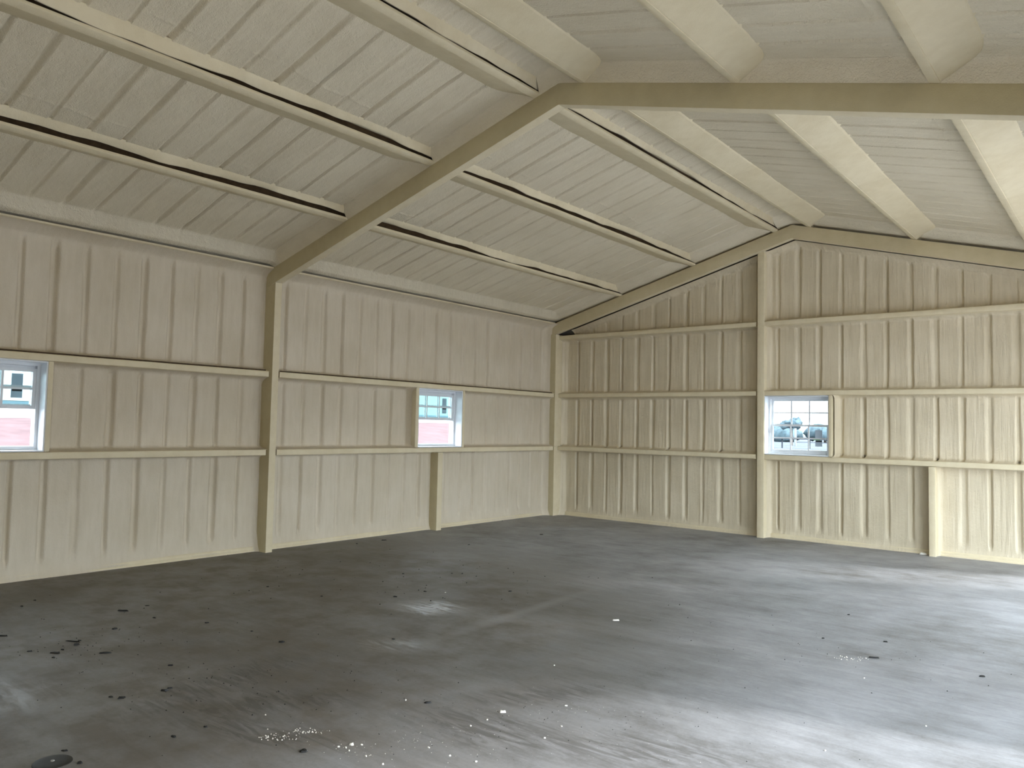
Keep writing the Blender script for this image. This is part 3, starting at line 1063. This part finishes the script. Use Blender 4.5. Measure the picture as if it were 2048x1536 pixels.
for i, (x, y, ln, wd, lb, ct) in enumerate(big):
    o = flake('thin_strip' if ct == 'strip' else 'black_scrap', x, y, ln * .82, wd * .75, 0.008 if ct != 'strip' else 0.006, VA + 0.25 * rnd.uniform(-1, 1), M_BLACK, i)
    tag(o, lb, ct, 'black scraps on the floor')
small = [(0.986, -8.993), (1.142, -9.146), (1.85, -8.427), (2.29, -8.581), (2.733, -8.377), (2.55, -9.248), (2.7, -9.417), (2.583, -9.578),
         (2.844, -9.527), (3.556, -9.09), (3.968, -9.303), (3.868, -9.6), (4.447, -10.066), (4.668, -9.468), (4.666, -9.639), (3.2, -8.272),
         (2.596, -7.17), (4.133, -7.68), (3.089, -6.713), (1.895, -7.278), (3.123, -6.363), (6.524, -5.374), (6.44, -4.407), (0.368, -4.925),
         (0.07, -1.556), (1.443, -3.9), (2.322, -5.907), (2.674, -5.522), (3.112, -6.361), (3.696, -5.779), (3.08, -6.715)]
speck_labels = {
    0: 'black speck nearer the side wall, at the left edge of the view', 1: 'black speck left of another, low beside the side wall at left',
    2: 'black speck just behind the long scrap near the side wall', 3: 'black speck right of the small round scrap at left',
    4: 'lone black speck midway between column and floor centre', 5: 'black speck at the right end of the long thin strip',
    6: 'black speck between the lumpy scrap and the wedge-shaped scrap', 7: 'black speck left of the wedge-shaped scrap',
    8: 'black speck in front of the wedge-shaped scrap', 9: 'lone black speck between the thin strip and the tyre scuffs',
    10: 'black speck touching the crooked scrap above the tyre scuffs', 11: 'black speck left of the crumb by the tyre scuffs',
    12: 'black speck just behind the round black disc', 13: 'black speck right of the tyre scuffs, near the bottom',
    14: 'black speck left of the curl with a pale edge', 15: 'black speck behind the brown dusty area, left of the twisted scrap',
    16: 'black speck on the dusty floor in front of the main column', 17: 'black speck in front of the fainter pale patch',
    18: 'black speck left of the brighter pale patch', 19: 'black speck on dusty floor nearest the main column foot',
    20: 'black speck behind the brighter pale patch', 21: 'black speck left of the dark chip on the pale floor',
    22: 'black speck far back on the pale right part of the floor', 23: 'black speck beside the scrap at the side wall foot',
    24: 'black speck by the side wall near the far corner'}
for i, (x, y) in enumerate(small):
    o = flake('black_speck', x, y, 0.022 + 0.016 * rnd.random(), 0.017, 0.006, VA + rnd.uniform(-.6, .6), M_BLACK, 50 + i)
    tag(o, speck_labels.get(i, 'tiny black speck on the far middle floor, left of the pale joint line'), 'speck', 'black specks on the floor' if i in speck_labels else 'black specks on the far middle floor')
white = [(4.749, -9.165), (5.139, -8.493), (5.41, -9.146), (5.45, -9.158), (5.376, -9.163), (5.442, -9.072), (5.558, -9.144), (5.712, -8.873),
         (5.856, -8.871), (3.293, -6.259), (5.687, -9.149), (5.68, -8.255), (5.679, -8.528), (6.068, -8.391), (5.883, -7.937), (5.688, -8.403),
         (6.042, -8.205), (5.389, -7.373), (5.994, -8.835), (7.039, -6.196), (7.53, -6.845), (7.213, -7.562)]
for i, (x, y) in enumerate(white):
    o = flake('foam_fleck', x, y, 0.011 + 0.008 * rnd.random(), 0.009, 0.005, rnd.uniform(0, 3), M_CREAMBIT, 90 + i)
    if x > 7:
        tag(o, {7.039: 'white fleck just in front of the flat sliver on the pale floor', 7.53: 'lone white fleck on the right part of the floor',
                7.213: 'white fleck nearest the lower right corner'}[x], 'fleck', 'white flecks on the pale floor')
    elif y > -7.4:
        tag(o, 'white fleck behind the bright pale patch' if x < 4 else 'lone white fleck near the middle of the floor', 'fleck', 'white flecks in mid floor')
    elif x < 5.2:
        tag(o, 'white fleck on the dark tyre scuffs' if x < 5 else 'white fleck between the tyre scuffs and the fainter pale patch', 'fleck', 'white flecks by the scuffs')
    else:
        tag(o, 'tiny white foam fleck among others at the lower middle of the floor', 'fleck', 'white flecks at the lower middle')
for (x, y, ln, wd, lb) in ((5.406, -9.108, .026, .012, 'largest white foam crumb near the bottom of the view'),
                           (5.047, -6.038, .075, .014, 'pale flat splinter with a dark end in mid floor'),
                           (5.68, -8.262, .05, .014, 'bent white foam sliver beside the dark mid-floor scuff')):
    o = flake('foam_crumb', x, y, ln, wd, 0.01, VA, M_CREAMBIT, int(x * 100))
    tag(o, lb, 'crumb', 'pale scraps on the floor')


o = flake('foam_crumb', 6.17, -0.075, .10, .03, .022, 0.05, M_CREAMBIT, 77)
tag(o, 'white scrap at the wall foot beside the short post right of the gable window', 'crumb', 'pale scraps on the floor')


def grit(name, spots, mat, label, seed):
    r = random.Random(seed)
    bm = bmesh.new()
    for (cx, cy, sx, sy, n, size) in spots:
        for _ in range(n):
            a, b = r.gauss(0, 1) * sx, r.gauss(0, 1) * sy
            x = cx + a * math.cos(VA) - b * math.sin(VA)
            y = cy + a * math.sin(VA) + b * math.cos(VA)
            s = size * (0.5 + r.random())
            z = 0.0004
            p = [bm.verts.new((x + s * math.cos(q), y + s * math.sin(q), z)) for q in (0.3, 2.4, 4.5)]
            t = bm.verts.new((x, y, z + s))
            bm.faces.new(p[::-1])
            for i in range(3):
                bm.faces.new((p[i], p[(i + 1) % 3], t))
    o = bm_obj(name, bm, mat)
    tag(o, label, 'grit', None, 'stuff')
    return o


grit('foam_grit', [(5.084, -9.171, .05, .02, 45, .0032), (5.05, -9.312, .045, .02, 45, .0032), (6.83, -5.794, .08, .03, 26, .0045), (5.62, -8.9, .28, .16, 70, .0017),
                   (5.45, -9.1, .12, .07, 30, .0018), (5.9, -8.0, .25, .05, 20, .0018), (6.3, -8.3, .6, .35, 60, .0014)], M_CREAMBIT,
     'scattered fine white foam grit on the near part of the floor', 5)
grit('dark_grit', [(2.7, -9.2, .5, .35, 90, .004), (4.2, -9.0, .6, .3, 110, .004), (5.9, -8.2, .7, .3, 110, .003), (2.2, -6.2, 1.2, .8, 110, .006), (6.6, -6.0, .8, .5, 60, .004)], M_BLACK,
     'scattered fine dark grit over the concrete floor', 6)

# round black cover set on the slab at the lower left of the view
disc = empty('floor_disc', (4.54, -10.153, 0))
tag(disc, 'round flat black disc with a pale centre dot lying on the slab', 'disc')
bm = bmesh.new()
prof = [(0.0, 0.0075), (0.055, 0.0075), (0.074, 0.006), (0.082, 0.003), (0.083, 0.0006)]
rings = []
for (r_, z_) in prof[1:]:
    rings.append([bm.verts.new((r_ * math.cos(2 * PI * i / 40), r_ * math.sin(2 * PI * i / 40), z_)) for i in range(40)])
c0 = bm.verts.new((0, 0, prof[0][1]))
for i in range(40):
    bm.faces.new((c0, rings[0][i], rings[0][(i + 1) % 40]))
    for a, b in zip(rings[:-1], rings[1:]):
        bm.faces.new((a[i], b[i], b[(i + 1) % 40], a[(i + 1) % 40]))
bm_obj('disc', bm, M_DISC, disc, 0, 30)
bm = bmesh.new()
bmesh.ops.create_cone(bm, cap_ends=True, segments=16, radius1=0.010, radius2=0.008, depth=0.004)
hub = bm_obj('centre_stud', bm, M_GREYDOT, disc, 0, 30)
hub.location = (0, 0, 0.0092)

# ------------------------------------------------------------------ outdoors
gm = bpy.data.meshes.new('ground')
g = 400
gm.from_pydata([(-g, -g, -0.16), (g, -g, -0.16), (g, g, -0.16), (-g, g, -0.16)], [], [(0, 1, 2, 3)])
finish(gm, M_FIELD)
gr = link('ground', gm)
tag(gr, 'pale dry field outside', 'ground', None, 'structure')
ap = boxes('gravel_apron', [((W + 0.13, -40, -0.158), (W + 30, 25, -0.03))], M_GRAVEL)
tag(ap, 'pale gravel apron outside the open doorways', 'ground', None, 'structure')
# unseen bin added to block the low sun from the middle doorway
gb = empty('sun_blocker', (W + 10.5, 0.95, -0.1))
tag(gb, 'unseen round bin added outside to keep sun out of the middle doorway', 'bin', None, 'structure')
bm = bmesh.new()
zr = np.linspace(0, 8.8, 45)
rr_ = []
for i, z_ in enumerate(zr):
    q = 2.65 + (0.03 if i % 2 else 0.0)
    rr_.append([bm.verts.new((q * math.cos(2 * PI * k / 32), q * math.sin(2 * PI * k / 32), z_)) for k in range(32)])
for a_, b_ in zip(rr_[:-1], rr_[1:]):
    for k in range(32):
        bm.faces.new((a_[k], a_[(k + 1) % 32], b_[(k + 1) % 32], b_[k]))
bm_obj('drum', bm, M_SHEET, gb)
bm = bmesh.new()
bmesh.ops.create_cone(bm, cap_ends=True, segments=32, radius1=2.8, radius2=0.3, depth=1.3)
bmesh.ops.translate(bm, verts=bm.verts, vec=(0, 0, 9.45))
bm_obj('cone_roof', bm, M_SHEET, gb)
# red clay bank beyond the side windows
xs = np.linspace(-70, -7, 56)
ys = np.linspace(-30, 32, 44)
X, Y = np.meshgrid(xs, ys)
tt = np.clip((-8 - X) / 13, 0, 1) * np.clip((32 - Y) / 5, 0, 1)
Z = -0.2 + (1.52 + 0.008 * (Y + 0) + 0.2) * tt * tt * (3 - 2 * tt) + 0.03 * wob2(X, Y, 3)
o = link('clay_bank', grid_mesh('clay_bank', np.stack([X, Y, Z], -1), M_CLAY))
tag(o, 'bare red clay bank outside the side windows', 'bank', None, 'structure')

bd = empty('metal_building', (-27, 16, 1.4))
tag(bd, 'long pale teal metal building with a dark base band seen through side windows', 'building')


def bpart(name, lst, mat):
    return boxes(name, [((a[0], a[1], a[2]), (b[0], b[1], b[2])) for a, b in lst], mat, bd)


bpart('foundation', [((0, -26, -0.6), (-12, 34, 0.57))], M_WHITEPAINT)
bpart('base_band', [((0.06, -26.05, 0.57), (-12.06, 34.05, 0.80))], M_TEALDARK)
bpart('siding', [((0, -26, 0.80), (-12, 34, 4.6))], M_TEAL)
bpart('roof', [((0.4, -26.4, 4.6), (-12.4, 34.4, 4.75))], M_WHITEPAINT)
for k in range(4):
    y = -18.6 + k * 1.85
    bpart('white_door', [((0.05, y, 0.82), (0.0, y + 1.5, 3.9))], M_WHITEPAINT)

# pipe fence, scrub and tree far beyond the gable window
fe = empty('pipe_fence', (-22.2, 73, -0.16))
tag(fe, 'thin pipe fence across the pale field beyond the gable window', 'fence')
for k in range(9):
    boxes('post', [((-9 + k * 2.95 - 0.06, -0.06 + k * 0.1, 0), (-9 + k * 2.95 + 0.06, 0.06 + k * 0.1, 1.05))], M_POST, fe)
boxes('rail', [((-9, -0.04, 0.98), (15, 0.9, 1.06))], M_POST, fe)
mk = 0
for (x, y, h) in ((-26.0, 88, 2.1), (-23.2, 88, 1.8)):
    o = boxes('marker_post', [((x - 0.12, y - 0.12, -0.16), (x + 0.12, y + 0.12, h))], M_PALEPOST, None, 0.02)
    tag(o, ('taller' if mk == 0 else 'shorter') + ' white post in front of the distant scrub, beyond the gable window', 'post')
    mk += 1


def tree(x, y, h, wd, label, group, seed, name='tree'):
    r = random.Random(seed)
    root = empty(name, (x, y, -0.16))
    tag(root, label, 'tree', group)
    bm = bmesh.new()
    bmesh.ops.create_cone(bm, cap_ends=True, segments=7, radius1=wd * 0.035, radius2=wd * 0.02, depth=h * 0.55)
    bmesh.ops.translate(bm, verts=bm.verts, vec=(0, 0, h * 0.275))
    bm_obj('trunk', bm, M_TRUNK, root, 0, 40)
    bm = bmesh.new()
    for k in range(9):
        a = r.uniform(0, 6.28)
        d = wd * 0.30 * math.sqrt(r.random())
        res = bmesh.ops.create_icosphere(bm, subdivisions=2, radius=wd * r.uniform(0.17, 0.27))
        for v in res['verts']:
            v.co *= 1 + r.uniform(-0.16, 0.16)
            v.co.z *= 0.75
            v.co += Vector((d * math.cos(a), d * math.sin(a), h * (0.78 - 0.22 * (d / (wd * 0.3)) + r.uniform(-.05, .05))))
    bm_obj('crown', bm, M_TREE, root, 0, 60)


tree(-27.1, 90, 4.7, 3.2, 'lone pale round-topped tree rising above the field beyond the gable window', 'trees beyond the field', 3)
scrub = [(-49.5, 128, 'far scrub tree cut off by the left edge of the gable window'), (-45.0, 134, 'far scrub tree behind the left panes of the gable window'),
         (-40.5, 128, 'far scrub tree behind the middle panes of the gable window'), (-36.5, 134, 'far scrub tree behind the right panes of the gable window'),
         (-32.0, 128, 'far scrub tree cut off by the right edge of the gable window')]
for k, (x, y, lb) in enumerate(scrub):
    tree(x, y, 2.5 + 0.5 * math.sin(k * 2.3), 7.6, lb, 'far scrub row', 20 + k, 'scrub_tree')
